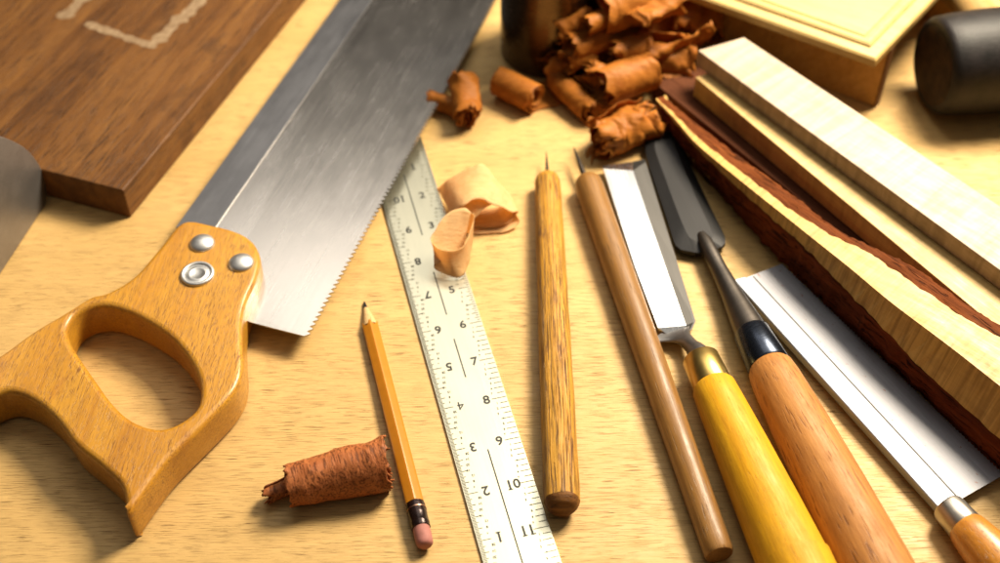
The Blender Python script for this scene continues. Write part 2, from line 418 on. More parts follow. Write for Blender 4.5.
for sgn in (1, -1):
    for i in range(1, 96):
        if i % 8 == 0: continue
        kpos = i / 8 if sgn > 0 else 12 - i / 8; n_ = (i % 8) * (2 if i < 48 else 1) if sgn > 0 else (i % 8) * 4
        X, Y = (W, -U) if sgn > 0 else (-W, U)
        inset = 0.50 + 0.055 * (i % 4)
        p = R0 + U * kpos * IN + W * sgn * (HW - inset) + ZT
        add_mesh(bm, text_mesh(str(n_), 0.17), frame(p, X, Y))
mesh_obj('small_numerals', bm_mesh(bm), M_tick, t)

# ------------------------------------------------------------------ pencil
M_pen = plain('orange lacquer', (0.72, 0.27, 0.018), 0.28, coat=0.5, var=0.06)
M_pwood = wood('pencil cedar', (0.95, 0.68, 0.42), (0.85, 0.57, 0.33), (0.75, 0.47, 0.25), ang=dang(364, 302, 424, 545), fibre=20, rough=0.7)
M_lead = plain('graphite', (0.03, 0.03, 0.035), 0.35, metallic=0.3)
M_ferr = plain('dark ferrule', (0.035, 0.018, 0.016), 0.25, metallic=0.6, var=0.3)
M_ring = metal('copper ring', (0.55, 0.32, 0.22), 0.3)
M_eras = plain('pink eraser', (0.55, 0.21, 0.17), 0.75, var=0.2)
A = G(364, 301.5, 0.10); B = G(424, 540, 0.46); LP = (B - A).length
t = thing('pencil', 'short orange hexagonal pencil with sharp point, dark ferrule and worn pink eraser', 'pencil', A)
rp_ = 0.44; hx = lambda a: 1 / max(math.cos((a % (math.pi / 3)) - math.pi / 6), 0.86) * 0.9
PL = LP
mesh_obj('lead', lathe(A, B, [(0, 0.02), (0.1, 0.06), (0.56, 0.135)], 18), M_lead, t, True, 60)
mesh_obj('sharpened_wood', lathe(A, B, dense([(0.54, 0.13), (1.95, 0.425)], 0.1), 36), M_pwood, t, True, 60)
# lacquered body with scalloped front edge
bm = bmesh.new(); ax = (B - A).normalized(); e2 = ax.cross(Vector((0, 0, 1))).normalized(); e3 = e2.cross(ax); n = 48; rings = []
for j, s in enumerate([1.72, 1.73, 2.4, 6, 10, PL - 1.95, PL - 1.93]):
    ring = []
    for k_ in range(n):
        a = 2 * math.pi * k_ / n; hr = rp_ * 0.92 / math.cos(((a + math.pi / 6) % (math.pi / 3)) - math.pi / 6)
        hr = min(hr, rp_ * 1.035)
        sc = 0.30 * abs(math.cos(3 * a)) if j < 2 else 0
        rr = hr if j not in (0, 6) else hr * (0.97 if j else 0.94)
        ring.append(bm.verts.new(A + ax * (s + sc) + (e2 * math.cos(a) + e3 * math.sin(a)) * rr))
    rings.append(ring)
for r1, r2 in zip(rings, rings[1:]):
    for k_ in range(n): bm.faces.new((r1[k_], r1[(k_ + 1) % n], r2[(k_ + 1) % n], r2[k_]))
bm.faces.new(rings[0]); bm.faces.new(rings[-1])
mesh_obj('barrel', bm_mesh(bm), M_pen, t, True, 22)
fp = [(PL - 1.95, 0.40), (PL - 1.93, 0.43)]
for i in range(5): fp += [(PL - 1.85 + i * .1, 0.43), (PL - 1.81 + i * .1, 0.445)]
fp += [(PL - 1.3, 0.43), (PL - 0.9, 0.43), (PL - 0.86, 0.445), (PL - 0.80, 0.43), (PL - 0.62, 0.43), (PL - 0.6, 0.40)]
fe = mesh_obj('ferrule', lathe(A, B, fp, 36), M_ferr, t, True, 40)
mesh_obj('ring', lathe(A, B, [(PL - 1.62, 0.40), (PL - 1.62, 0.455), (PL - 1.56, 0.455), (PL - 1.56, 0.40)], 36), M_ring, fe, True, 40)
mesh_obj('eraser', lathe(A, B, [(PL - 0.65, 0.38), (PL - 0.3, 0.39), (PL + 0.1, 0.385), (PL + 0.25, 0.35), (PL + 0.34, 0.26), (PL + 0.38, 0.1), (PL + 0.385, 0.01)], 32,
         fn=lambda s, a, r: r * (1 + 0.05 * noise.noise(Vector((s * 3, a, 0))))), M_eras, t, True, 60)

# ------------------------------------------------------------------ two scratch awls
M_worn = wood('worn varnished handle', (0.80, 0.44, 0.07), (0.70, 0.35, 0.045), (0.52, 0.22, 0.025), ang=dang(547, 178, 562, 505, .8), fibre=12, band=1.2,
              pore=(0.4, 20, 0.535), pore_col=(0.11, 0.04, 0.010), pore_amt=0.85, rough=0.55, bump=0.04, coat=0.0,
              wear=((0.13, 0.05, 0.014), (0.35, 2.4, 2.4), 0.545, 0.8))
M_needle = metal('needle steel', (0.10, 0.08, 0.065), 0.4)
M_end2 = wood('worn butt', (0.42, 0.19, 0.04), (0.26, 0.10, 0.025), (0.09, 0.03, 0.01), fibre=3, band=1.5, rough=0.6, bump=0.05)
M_end = plain('dark end', (0.06, 0.025, 0.01), 0.5, var=0.5, nscale=3)
A = G(547.5, 178, 0.75); B = G(562, 502, 0.82); L_ = (B - A).length
t = thing('awl', 'scratch awl with long worn yellow-brown handle and short needle, beside the steel rule', 'awl', A, 'awls side by side')
fct = lambda s, a, r: r * (1 + 0.018 * math.cos(8 * a)) * (1 + 0.025 * noise.noise(Vector((s * 0.7, math.cos(a) * 1.5, math.sin(a) * 1.5))))
mesh_obj('handle', lathe(A, B, dense([(-0.15, 0.42), (0.0, 0.60), (0.18, 0.68), (0.5, 0.71), (5, 0.76), (14, 0.80), (L_ - 1, 0.82), (L_, 0.80)], 0.4), 48, fn=fct), M_worn, t, True, 40)
mesh_obj('butt', lathe(A, B, [(L_ - 0.03, 0.80), (L_ + 0.12, 0.77), (L_ + 0.3, 0.68), (L_ + 0.45, 0.52), (L_ + 0.5, 0.3), (L_ + 0.51, 0.01)], 40,
         fn=lambda s, a, r: r * (1 + 0.07 * noise.noise(Vector((s * 1.5, math.cos(a) * 1.6, math.sin(a) * 1.6 + 4))))), M_end2, t, True, 60)
mesh_obj('needle', lathe(A, B, [(-2.35, 0.015), (-1.6, 0.06), (-0.8, 0.10), (0.1, 0.13)], 14), M_needle, t, True, 60)
M_brn = wood('brown handle', (0.42, 0.22, 0.075), (0.32, 0.155, 0.048), (0.2, 0.09, 0.026), ang=dang(588, 180, 719, 557, .7), fibre=10, band=1.0,
             pore=(0.7, 14, 0.62), pore_amt=0.6, rough=0.42, bump=0.01, coat=0.1)
A = G(587.5, 181, 0.78); B = G(719.5, 555, 0.66); L_ = (B - A).length
t = thing('awl', 'awl with smooth dark brown handle and tilted needle, beside the yellow-handled chisel', 'awl', A, 'awls side by side')
mesh_obj('handle', lathe(A, B, dense([(-0.2, 0.45), (-0.05, 0.66), (0.15, 0.76), (0.6, 0.80), (6, 0.78), (14, 0.72), (L_ - 0.15, 0.66), (L_, 0.60), (L_ + 0.02, 0.01)], 0.6), 40,
         fn=lambda s, a, r: r * (1 + 0.012 * noise.noise(Vector((s * 0.4, math.cos(a), math.sin(a)))))), M_brn, t, True, 40)
A2 = G(586, 180, 0.8); B2 = G(574, 148, 0.9)
mesh_obj('needle', lathe(A2, B2, [(-0.2, 0.17), (0.9, 0.16), (1.7, 0.12), ((B2 - A2).length, 0.04)], 14), M_needle, t, True, 60)

# ------------------------------------------------------------------ bright chisel with yellow handle
M_shine = metal('polished steel', (0.86, 0.86, 0.87), 0.22, dang(602, 166, 657, 334), 0.05)
M_tang = metal('dull steel', (0.34, 0.32, 0.31), 0.38, 0, 0.2, stain_or_reflection=0.3)
M_brass = metal('brass', (0.72, 0.50, 0.16), 0.3, dang(697, 350, 790, 563) + math.pi / 2, 0.1, fibre=5)
M_yel = wood('yellow boxwood handle', (0.92, 0.52, 0.030), (0.82, 0.42, 0.018), (0.68, 0.31, 0.012), ang=dang(700, 372, 790, 563), fibre=8, band=0.9,
             pore=(1.0, 20, 0.66), pore_amt=0.55, rough=0.5, bump=0.01, spec=0.25)
def loftz(sts):
    return loft(sts)
def spt(l, z): return G(l[0], l[1], z)
t = thing('chisel', 'chisel with bright polished blade, brass ferrule and yellow handle', 'chisel', G(697, 350), 'chisels side by side')
# blade sections: left edge, inner ridge, right edge, undersides
sec = []
for f_ in (0.0, 0.04, 0.3, 0.6, 0.965, 0.995):
    lx = 602.5 + (657 - 602.5) * f_; ly = 167 + (334 - 167) * f_
    mx_ = 632 + (688 - 632) * f_; my = 170 + (331 - 170) * f_
    rx = 644.5 + (698 - 644.5) * f_; ry = 160 + (327 - 160) * f_
    zt = 0.42 if f_ > 0.03 else 0.14
    zz = 0.62 + 0.1 * (1 - f_)
    a = G(lx, ly, zz); m = G(mx_, my, zz + .02); r = G(rx, ry, zz - 0.20)
    if f_ == 0.0: a = G(602.5, 166, zz - .25); m = G(632, 161.5, zz - .25); r = G(644.5, 159, zz - 0.27)
    if f_ == 0.04: a = G(603.5, 168.5, zz - .02); m = G(633, 170.5, zz + .02); r = G(645.5, 162, zz - 0.2)
    if f_ == 0.995: a.z -= .16; m.z -= .16; r.z -= .06
    if f_ > 0.96: a = a.lerp(m, 0.10 if f_ < .99 else 0.34); r = r.lerp(m, 0.06 if f_ < .99 else 0.55)
    lo = zz - 0.34 + 0.2 * f_
    sec.append([a, m, r, Vector((r.x, r.y, lo)), Vector((a.x, a.y, lo))])
M_bev_shade = metal('ground side bevel', (0.085, 0.082, 0.08), 0.42, dang(645, 160, 698, 327), 0.25)  # same blade steel; the bevel's dark reflection is painted as a darker colour
mesh_obj('blade', loft([[a, m, Vector((m.x, m.y, lo.z)), lo] for a, m, r_, ro, lo in sec]), M_shine, t)
mesh_obj('side_bevel', loft([[m + (r_ - m) * 0.01, r_, ro, Vector((m.x, m.y, lo.z)) + (ro - lo) * 0.01] for a, m, r_, ro, lo in sec]), M_bev_shade, t)
# shoulder and neck
A = G(677, 326, 0.55); B = G(697.5, 352, 1.15)
def neck(A, B, tab, n=20):
    ax = (B - A).normalized(); e2 = ax.cross(Vector((0, 0, 1))).normalized(); e3 = e2.cross(ax); L = (B - A).length
    secs = []
    for f, wx, wz in tab:
        secs.append([A + ax * L * f + e2 * wx * math.copysign(abs(math.cos(2 * math.pi * k / n)) ** 0.8, math.cos(2 * math.pi * k / n)) + e3 * wz * math.sin(2 * math.pi * k / n) for k in range(n)])
    return loft(secs)
ax_ = (G(697.5, 352, .8) - G(672, 331, .8)).normalized(); nrm = Vector((ax_.y, -ax_.x, 0)).normalized()
secs = []
for (x, y, z, wx, wz) in ((670, 328, .38, 1.25, .06), (674, 331.5, .42, 1.12, .10), (678, 334, .48, .86, .16), (681.5, 336.5, .56, .60, .24), (685, 339.5, .68, .42, .32), (688, 342.5, .80, .38, .36), (691.5, 346.5, .90, .40, .38), (695, 350.5, 1.0, .50, .48), (698, 355, 1.12, .60, .56), (701, 360, 1.22, .6, .55)):
    c0 = G(x, y, z); secs.append([c0 + nrm * wx * math.cos(2 * pi * k / 24) + Vector((0, 0, wz * math.sin(2 * pi * k / 24))) for k in range(24)])
mesh_obj('neck', loft(secs), M_tang, t, True, 60)
A = G(700.5, 359, 1.22); B = G(794, 563, 1.55); L_ = (B - A).length
mesh_obj('ferrule', lathe(A, B, [(-0.05, 0.3), (-0.03, 0.86), (0.04, 0.91), (1.78, 0.96), (1.85, 0.93), (1.86, 0.5)], 48), M_brass, t, True, 40)
mesh_obj('handle', lathe(A, B, dense([(1.80, 0.5), (1.82, 0.99), (1.95, 1.06), (3, 1.13), (6, 1.30), (9, 1.44), (12, 1.55), (L_, 1.62), (L_ + 3, 1.6), (L_ + 4, 1.4), (L_ + 4.4, 0.8), (L_ + 4.5, 0.01)], 0.8), 56), M_yel, t, True, 40)

# ------------------------------------------------------------------ black socket chisel with orange-brown handle
M_blk = metal('blackened steel', (0.034, 0.033, 0.034), 0.45, dang(655, 150, 700, 240), 0.25, 0.85, stain_or_reflection=0.2)
M_sock = metal('browned socket steel', (0.14, 0.12, 0.105), 0.36, 0.5, 0.3, 0.9, stain_or_reflection=0.4)
M_bfer = metal('blued ferrule', (0.045, 0.055, 0.08), 0.24, 0.5, 0.2, 0.9)
M_org = wood('reddish oak handle', (0.68, 0.33, 0.12), (0.57, 0.255, 0.085), (0.43, 0.175, 0.055), ang=dang(766, 368, 871, 563), fibre=7, band=1.3,
             pore=(0.5, 9, 0.60), pore_col=(0.16, 0.05, 0.015), pore_amt=0.7, rough=0.5, bump=0.012, spec=0.25)
t = thing('chisel', 'wide blackened steel chisel with long shank, dark ferrule and reddish-orange wooden handle', 'chisel', G(766, 368), 'chisels side by side')
Zb = 0.75
bo = [(646, 138), (658, 133), (670, 131), (677, 136), (682.5, 147), (697, 178), (711, 208), (725, 237), (724.5, 244), (718, 248.5), (709, 249.5), (700, 253),
      (691, 251.5), (681, 249.5), (675, 244), (668, 222), (658, 192), (647, 158)]
top = catmull([G(x, y, Zb - 0.18) for x, y in bo], 3)
cx_ = sum((p for p in top), Vector()) / len(top)
bm = bmesh.new()
ridge = [G(x, y, Zb + 0.05) for x, y in ((656, 141), (671, 140), (679, 157), (695, 195), (713, 236), (702, 240), (690, 238), (679, 215), (666, 180), (656, 152))]
ridge = catmull(ridge, 3)
N_ = 60
def resamp(P, n):
    L = [0]; Q = P + [P[0]]
    for a, b in zip(Q, Q[1:]): L.append(L[-1] + (b - a).length)
    out = []; j = 0
    for i in range(n):
        s = L[-1] * i / n
        while L[j + 1] < s: j += 1
        f = (s - L[j]) / (L[j + 1] - L[j]); out.append(Q[j].lerp(Q[j + 1], f))
    return out
T = resamp(top, N_); Rg = resamp(ridge, N_); Bt = [Vector((p.x, p.y, Zb - 0.45)) for p in T]
bv = mesh_obj('blade', loft([Bt, T, Rg]), M_blk, t, True, 12)
A = G(703, 238, Zb - 0.02); B = G(752, 334, 1.05); L_ = (B - A).length
mesh_obj('socket', lathe(A, B, dense([(-0.3, 0.25), (0.3, 0.40), (1.2, 0.43), (2.5, 0.44), (4.5, 0.56), (L_ - 0.5, 0.80), (L_ + 0.3, 0.86)], 0.5), 32), M_sock, t, True, 50)
A = G(751, 332, 1.02); B = G(872, 563, 1.55); L_ = (B - A).length
mesh_obj('ferrule', lathe(A, B, [(0.0, 0.6), (0.02, 0.87), (0.1, 0.91), (2.3, 1.06), (2.4, 1.02), (2.42, 0.5)], 48), M_bfer, t, True, 40)
mesh_obj('handle', lathe(A, B, dense([(2.38, 0.5), (2.4, 1.0), (2.6, 1.12), (3.4, 1.22), (6, 1.36), (10, 1.50), (L_, 1.58), (L_ + 3, 1.6), (L_ + 5, 1.5), (L_ + 5.4, 0.9), (L_ + 5.5, 0.01)], 0.8), 56), M_org, t, True, 40)

# ------------------------------------------------------------------ small back saw at the right
a_s = dang(734, 279, 941, 510, .8)
M_sb = metal('bright saw steel', (0.33, 0.33, 0.365), 0.46, a_s, 0.35, 0.55, spots=((0.16, 0.07, 0.045), 0.635), stain_or_reflection=0.3)
M_sback = metal('bright saw back', (0.36, 0.375, 0.42), 0.36, a_s, 0.15, 0.7)
M_silver = metal('ferrule metal', (0.55, 0.51, 0.46), 0.36, a_s, 0.15)
M_oh = wood('orange varnished handle', (0.74, 0.36, 0.08), (0.64, 0.27, 0.05), (0.5, 0.19, 0.03), ang=dang(952, 515, 990, 560), fibre=8, band=1.4, rough=0.3, coat=0.5)
t = thing('back_saw', 'small fine-toothed back saw with bright silver blade, tucked against the live-edge board', 'saw', G(940, 510))
zb = 0.55
q0 = G(740, 280, zb); q1 = G(781, 264, zb); q3 = G(944, 509, zb); q2 = G(1000, 477, zb)
q2 = q3 + (q2 - q3) * 1.06; q1 = q2 + (q1 - q2).normalized() * (q1 - q2).length
dd = (q1 - q2); nL = int(dd.length / 0.2); dd.normalize(); sd = Vector((dd.y, -dd.x, 0)); sd = sd if sd.x > 0 else -sd
teeth = []
for i in range(nL): teeth += [q2 + dd * (i * 0.2), q2 + dd * (i * 0.2 + 0.12) + sd * 0.09]
mesh_obj('blade', slab([q0, q3] + teeth + [q1], -0.06), M_sb, t)
r0 = G(733, 279, zb + .22); r1 = G(748.5, 275, zb + .22); r3 = G(941, 511, zb + .22); r2 = G(964, 502, zb + .22)
r2b = r3.lerp(r2, 0.62); r1b = r0.lerp(r1, 0.8)
mesh_obj('spine', slab([r0, r3, r2b, r1b], -0.5), M_sback, t).modifiers.new('b', 'BEVEL').width = 0.0009
t.children[-1].modifiers[0].segments = 3
la, lb = r0.lerp(r1, 1.35), r3.lerp(r2, 1.05); la.z = lb.z = zb + 0.012
dn = (lb - la).normalized(); pn = Vector((-dn.y, dn.x, 0)) * 0.035
mesh_obj('groove_line', slab([la - pn, lb - pn, lb + pn, la + pn], -0.005), M_ink, t)
A = G(950, 510, 0.85); B = G(1002, 568, 1.15)
mesh_obj('ferrule', lathe(A, B, [(-0.25, 0.3), (-0.22, 0.68), (-0.1, 0.74), (0.95, 0.80), (1.05, 0.76)], 40), M_silver, t, True, 40)
mesh_obj('handle', lathe(A, B, dense([(0.98, 0.5), (1.0, 0.78), (1.15, 0.86), (2.2, 1.02), (3.5, 1.15), (6, 1.2), (12, 1.0), (14, 1.1), (14.6, 0.8), (14.7, 0.01)], 0.4), 40), M_oh, t, True, 40)

# ------------------------------------------------------------------ boards at the right
a_b = dang(698, 50, 1000, 270, 4.3)
def maple(name, fig, l=(0.80, 0.66, 0.44), m=(0.72, 0.56, 0.35), d=(0.62, 0.46, 0.27), ang=a_b, fs=1.6, sp=.5):
    return wood(name, l, m, d, ang=ang, fibre=8, band=0.7, pore=(0.8, 16, 0.66), pore_amt=0.25, figure=fig, fig_scale=fs, rough=0.5, bump=0.006, spec=sp)
M_mp1 = maple('pale curly maple', 0.42, (0.68, 0.56, 0.54), (0.62, 0.49, 0.45), (0.51, 0.385, 0.34), fs=1.8, ang=a_b + 0.12)
M_mp2 = maple('yellow maple', 0.3, (0.84, 0.60, 0.28), (0.78, 0.52, 0.22), (0.66, 0.40, 0.15))
M_wal = wood('walnut', (0.15, 0.055, 0.032), (0.11, 0.038, 0.022), (0.07, 0.024, 0.014), ang=a_b, fibre=8, rough=0.75, spec=0.06)
ZB = 3.92
c = G(698, 50, ZB); far = G(744, 37, ZB); nr = G(1000, 270, ZB); nr2 = G(1000, 206, ZB)
u = (nr - c).normalized(); u2 = (nr2 - far).normalized()
def quadslab(a, b, ua, ub, La, Lb, z0, z1):
    return slab([a, b, b + ub * Lb, a + ua * La], z0, z1)
t = thing('maple_board', 'thick pale curly maple board, topmost of the stack', 'board', (c.x, c.y, 0), 'stacked boards at the right')
bevel(mesh_obj('board', quadslab(c, far, u, u2, 46, 46, 2.83, ZB), M_mp1, t), 0.05, 2)
c = G(695.5, 77, 2.8); n1 = G(979, 313, 2.8); u = (n1 - c).normalized(); sdv = Vector((-u.y, u.x, 0)); sdv = sdv if sdv.x > 0 else -sdv
b_ = G(745, 60, 2.8)
t = thing('maple_board', 'thinner yellow maple board lying directly under the pale curly maple board', 'board', (c.x, c.y, 0), 'stacked boards at the right')
bevel(mesh_obj('board', quadslab(c, b_, u, u, 46, 46, 1.42, 2.8), M_mp2, t), 0.04, 2)
c = G(653.5, 82, 1.38); far = G(730, 55, 1.38); n1 = G(925, 300, 1.38); u = (n1 - c).normalized()
t = thing('walnut_board', 'dark brown board at the bottom of the stack, almost hidden in shadow', 'board', (c.x, c.y, 0), 'stacked boards at the right')
bevel(mesh_obj('board', quadslab(c, far, u, u, 44, 44, 0.02, 1.38), M_wal, t), 0.05, 2)

# live-edge board
M_le = maple('curly live edge wood', 0.6, (0.84, 0.55, 0.19), (0.78, 0.47, 0.14), (0.62, 0.33, 0.09), ang=dang(697, 145, 1000, 386, 3) + 0.15, fs=4.2)
a_l = dang(697, 145, 1000, 386, 3)
M_bark = wood('dark bark', (0.34, 0.085, 0.028), (0.20, 0.045, 0.016), (0.06, 0.014, 0.006), ang=a_l, fibre=5, band=1.6, pore=(0.5, 6, 0.58), pore_amt=0.8, rough=0.8, bump=0.14, spec=0.1)
M_red = wood('red inner bark', (0.26, 0.075, 0.018), (0.16, 0.04, 0.011), (0.055, 0.014, 0.005), ang=a_l, fibre=6, band=1.8, pore=(0.5, 7, 0.6), pore_amt=0.8, rough=0.75, bump=0.12, spec=0.1)
TL = [(656, 99), (676, 120), (697, 144), (740, 180), (780, 212), (815, 240), (850, 268), (892, 303), (949, 346), (1000, 386), (1060, 433)]
FB = [(657, 102), (676, 124), (697, 149), (738, 188), (776, 222), (806, 249), (838, 282), (876, 321), (925, 372), (985, 426), (1050, 485)]
BB = [(661, 127), (680, 148), (700, 170), (727, 202), (760, 239), (795, 275), (825, 305), (865, 343), (915, 389), (972, 444), (1035, 505)]
TR = [(657, 98), (678, 117), (701, 140), (745, 174), (788, 207), (830, 234), (868, 252), (912, 282), (966, 318), (1010, 343), (1075, 385)]
RR = [(664, 95), (684, 112), (711, 133), (752, 164), (795, 195), (838, 228), (874, 246), (918, 268), (970, 305), (1016, 333), (1080, 375)]
ZS = [2.0, 2.2, 2.45, 2.9, 3.2, 3.45, 3.6, 3.8, 4.0, 4.1, 4.3]
FZ = [1.75, 1.9, 2.05, 2.3, 2.45, 2.6, 2.5, 2.5, 2.3, 2.2, 2.1]
def tab(L, Z): return catmull([G(x, y, z) for (x, y), z in zip(L, Z)], 12, False)
tTL, tTR, tRR = tab(TL, ZS), tab(TR, ZS), tab(RR, ZS); tFB, tBB = tab(FB, FZ), tab(BB, [0.03] * 11)
def lng(i): return Vector((i * 0.13, 0, 0))
core, bark, red = [], [], []
for i in range(len(tTL)):
    wob = 0.10 * noise.noise(lng(i) * 3) + 0.05 * noise.noise(lng(i) * 11)
    side = (tTR[i] - tTL[i]); side.z = 0; side = side.normalized() if side.length > .01 else Vector((1, 0, 0))
    fb = tFB[i] + side * wob; tr = tTR[i] + side * wob * 1.2
    core.append([tTL[i], tr, Vector((tr.x, tr.y, 0.5)), Vector((fb.x, fb.y, 0.5)) + side * 1.1, fb + side * 1.0 - Vector((0, 0, .1)), fb])
    sec_ = []
    bb = tBB[i] + side * 0.25 * noise.noise(lng(i) * 4 + Vector((5, 0, 0)))
    for j in range(10):
        f = j / 9; p = fb.lerp(bb, f) - side * (0.04 + 0.26 * math.sin(math.pi * f)) * (0.6 + 0.9 * noise.noise(Vector((i * 0.25, f * 3.5, 2))) + 0.5 * noise.noise(Vector((i * 0.8, f * 9, 5))))
        if j == 0: p = fb - side * 0.03
        p.z = max(p.z, 0.03); sec_.append(p)
    sec_ += [Vector((bb.x, bb.y, 0.02)) + side * 1.0, Vector((fb.x, fb.y, fb.z - 0.15)) + side * 0.35]
    bark.append(sec_)
    rr = tRR[i] + side * (0.12 * noise.noise(lng(i) * 5 + Vector((0, 4, 0))) + 0.06 * noise.noise(lng(i) * 17))
    pts = []
    for j in range(6):
        f = j / 5; p = tr.lerp(rr, f); p.z += 0.02 + 0.10 * noise.noise(Vector((i * 0.35, f * 5, 8))) * math.sin(math.pi * f) - 0.12 * f; pts.append(p)
    pts[0] = tr + Vector((0, 0, 0.012)) - side * 0.02
    pts += [Vector((rr.x, rr.y, rr.z * 0.5)) + side * 0.15, Vector((rr.x, rr.y, 0.05)), Vector((tr.x, tr.y, 0.05)) + side * 0.05]
    red.append(pts)
t = thing('live_edge_board', 'live-edge board of curly yellow wood with dark ragged bark along its sides', 'board', tBB[10], 'stacked boards at the right')
mesh_obj('board', loft(core), M_le, t)
mesh_obj('bark', loft(bark), M_bark, t, True, 50)
mesh_obj('bark', loft(red), M_red, t, True, 50)['label'] = 'reddish inner bark along the far edge'

# ------------------------------------------------------------------ wooden box with moulded lid
M_box = wood('box front wood', (0.80, 0.46, 0.17), (0.70, 0.38, 0.13), (0.56, 0.28, 0.09), ang=dang(730, 16, 874, 68, 4), tilt=math.pi / 2, fibre=4, band=0.8, rough=0.45)
M_lid = maple('lid wood', 0.05, (0.78, 0.58, 0.27), (0.72, 0.51, 0.22), (0.63, 0.42, 0.17), ang=dang(730, 16, 874, 68, 4))
ZL = 4.3
lc = G(874, 68, ZL); lu = (G(730, 16, ZL) - lc).normalized(); lv = (G(925, 4, ZL + .7) - G(872.7, 59, ZL + .7)).normalized()
LU, LV = 19.0, 16.0
bc = G(874, 107, 0); bc2 = Vector((bc.x, bc.y, 0))
t = thing('wooden_box', 'wooden box with pale moulded lid behind the stacked boards', 'box', bc)
def fr(ins, z): return [Vector((p.x, p.y, z)) for p in (lc + (lu + lv) * ins, lc + lu * (LU - ins) + lv * ins, lc + lu * (LU - ins) + lv * (LV - ins), lc + lu * ins + lv * (LV - ins))]
bi = max(0.6, 0)
off = bc - Vector((lc.x, lc.y, 0))
bd = [bc, bc + lu * (LU - 2.6), bc + lu * (LU - 2.6) + lv * 0.9, bc + lv * 0.9]
bk = lv * (LV - 5.0)
bevel(mesh_obj('front_panel', slab(bd, 0.02, ZL - 0.01), M_box, t), 0.08, 2)
bevel(mesh_obj('back_panel', slab([p + bk for p in bd], 0.02, ZL - 0.01), M_box, t), 0.08, 2)
M_edge = wood('box corner strip', (0.26, 0.11, 0.035), (0.2, 0.08, 0.025), (0.14, 0.055, 0.018), tilt=math.pi / 2, rough=0.5)
mesh_obj('corner_strip', slab([bc - lv * .06 + lu * 0.02, bc - lv * .06 - lu * 0.10, bc + lv * 0.55 - lu * 0.10, bc + lv * 0.55 + lu * 0.02], 0.03, ZL - 0.02), M_edge, t)
secs = [fr(0.08, ZL), fr(0.0, ZL + .08), fr(0.0, ZL + .50), fr(0.12, ZL + .62), fr(0.75, ZL + .68), fr(0.80, ZL + .80), fr(0.95, ZL + .90), fr(1.15, ZL + .92), fr(1.25, ZL + .80), fr(1.38, ZL + .80), fr(1.5, ZL + .90), fr(1.7, ZL + .92)]
mesh_obj('lid', loft(secs), M_lid, t, True, 25)

# ------------------------------------------------------------------ rubber mallet
M_rub = plain('black rubber', (0.016, 0.012, 0.012), 0.5, spec=0.3, var=0.75, nscale=1.2, bump=0.02)
zc = 3.1
A = G(937, 79, 2.0); A.z = zc
A = V(931, 67, G(931, 100), Vector((1, 0, 0))); A.z = zc
A = G(933, 66, zc); B = A + Vector((10, 1.6, 0)); L_ = (B - A).length
t = thing('mallet', 'black rubber mallet head lying on its side at the upper right', 'mallet', (A.x + 5, A.y + .8, 0))
mesh_obj('head', lathe(A, B, [(0.12, 0.05), (0.08, 1.2), (0.04, 2.1), (0.0, 2.55), (0.10, 2.78), (0.35, 2.93), (1.2, 3.0), (3, 3.1), (L_ / 2, 3.12), (L_ - 3, 3.1), (L_ - 1, 3.0), (L_ - 0.3, 2.7), (L_, 2.2), (L_ + 0.02, 0.05)], 56,
         fn=lambda s, a, r: r * (1 + 0.012 * noise.noise(Vector((s * .8, math.cos(a) * 2, math.sin(a) * 2))))), M_rub, t, True, 60)
M_face = plain('worn rubber face', (0.045, 0.022, 0.010), 0.6, spec=0.2, var=0.8, nscale=1.0, bump=0.03)
mesh_obj('striking_face', lathe(A, B, [(0.05, 0.02), (0.01, 1.2), (-0.02, 2.0), (-0.02, 2.3), (0.05, 2.42)], 40), M_face, t, True, 60)
M_mh = wood('mallet handle wood', (0.6, 0.4, 0.2), (0.52, 0.33, 0.15), (0.42, 0.25, 0.1), ang=1.7)
m0 = (A + B) / 2; hd = Vector((0.16, -1, 0)).normalized(); hd = -hd
mesh_obj('handle', lathe(m0, m0 + hd * 10 + Vector((0, 0, -0.4)), [(0, 1.1), (6, 1.1), (20, 1.3), (26, 1.3), (26.3, 0.5)], 28), M_mh, t, True, 40)

# ------------------------------------------------------------------ dark metal pot at the top
M_can = metal('dark pot metal', (0.17, 0.11, 0.065), 0.22, 0, 0.2, 0.9, stain_or_reflection=0.5, fibre=2)
cc = G(551, 49, 0)
t = thing('pot', 'dark glossy cylindrical pot standing behind the pile of shavings', 'pot', cc)
rr_ = (G(551, 49) - G(500.5, 49)).length
pr = [(0.02, rr_ - .15), (0.12, rr_), (6, rr_), (11.6, rr_), (11.8, rr_ - .08), (11.8, rr_ - .25), (0.5, rr_ - .3), (0.45, 0.05)]
mesh_obj('pot_wall', loft([[cc + Vector((r * math.cos(2 * math.pi * k / 72), r * math.sin(2 * math.pi * k / 72), z)) for k in range(72)] for z, r in pr]), M_can, t, True, 40)

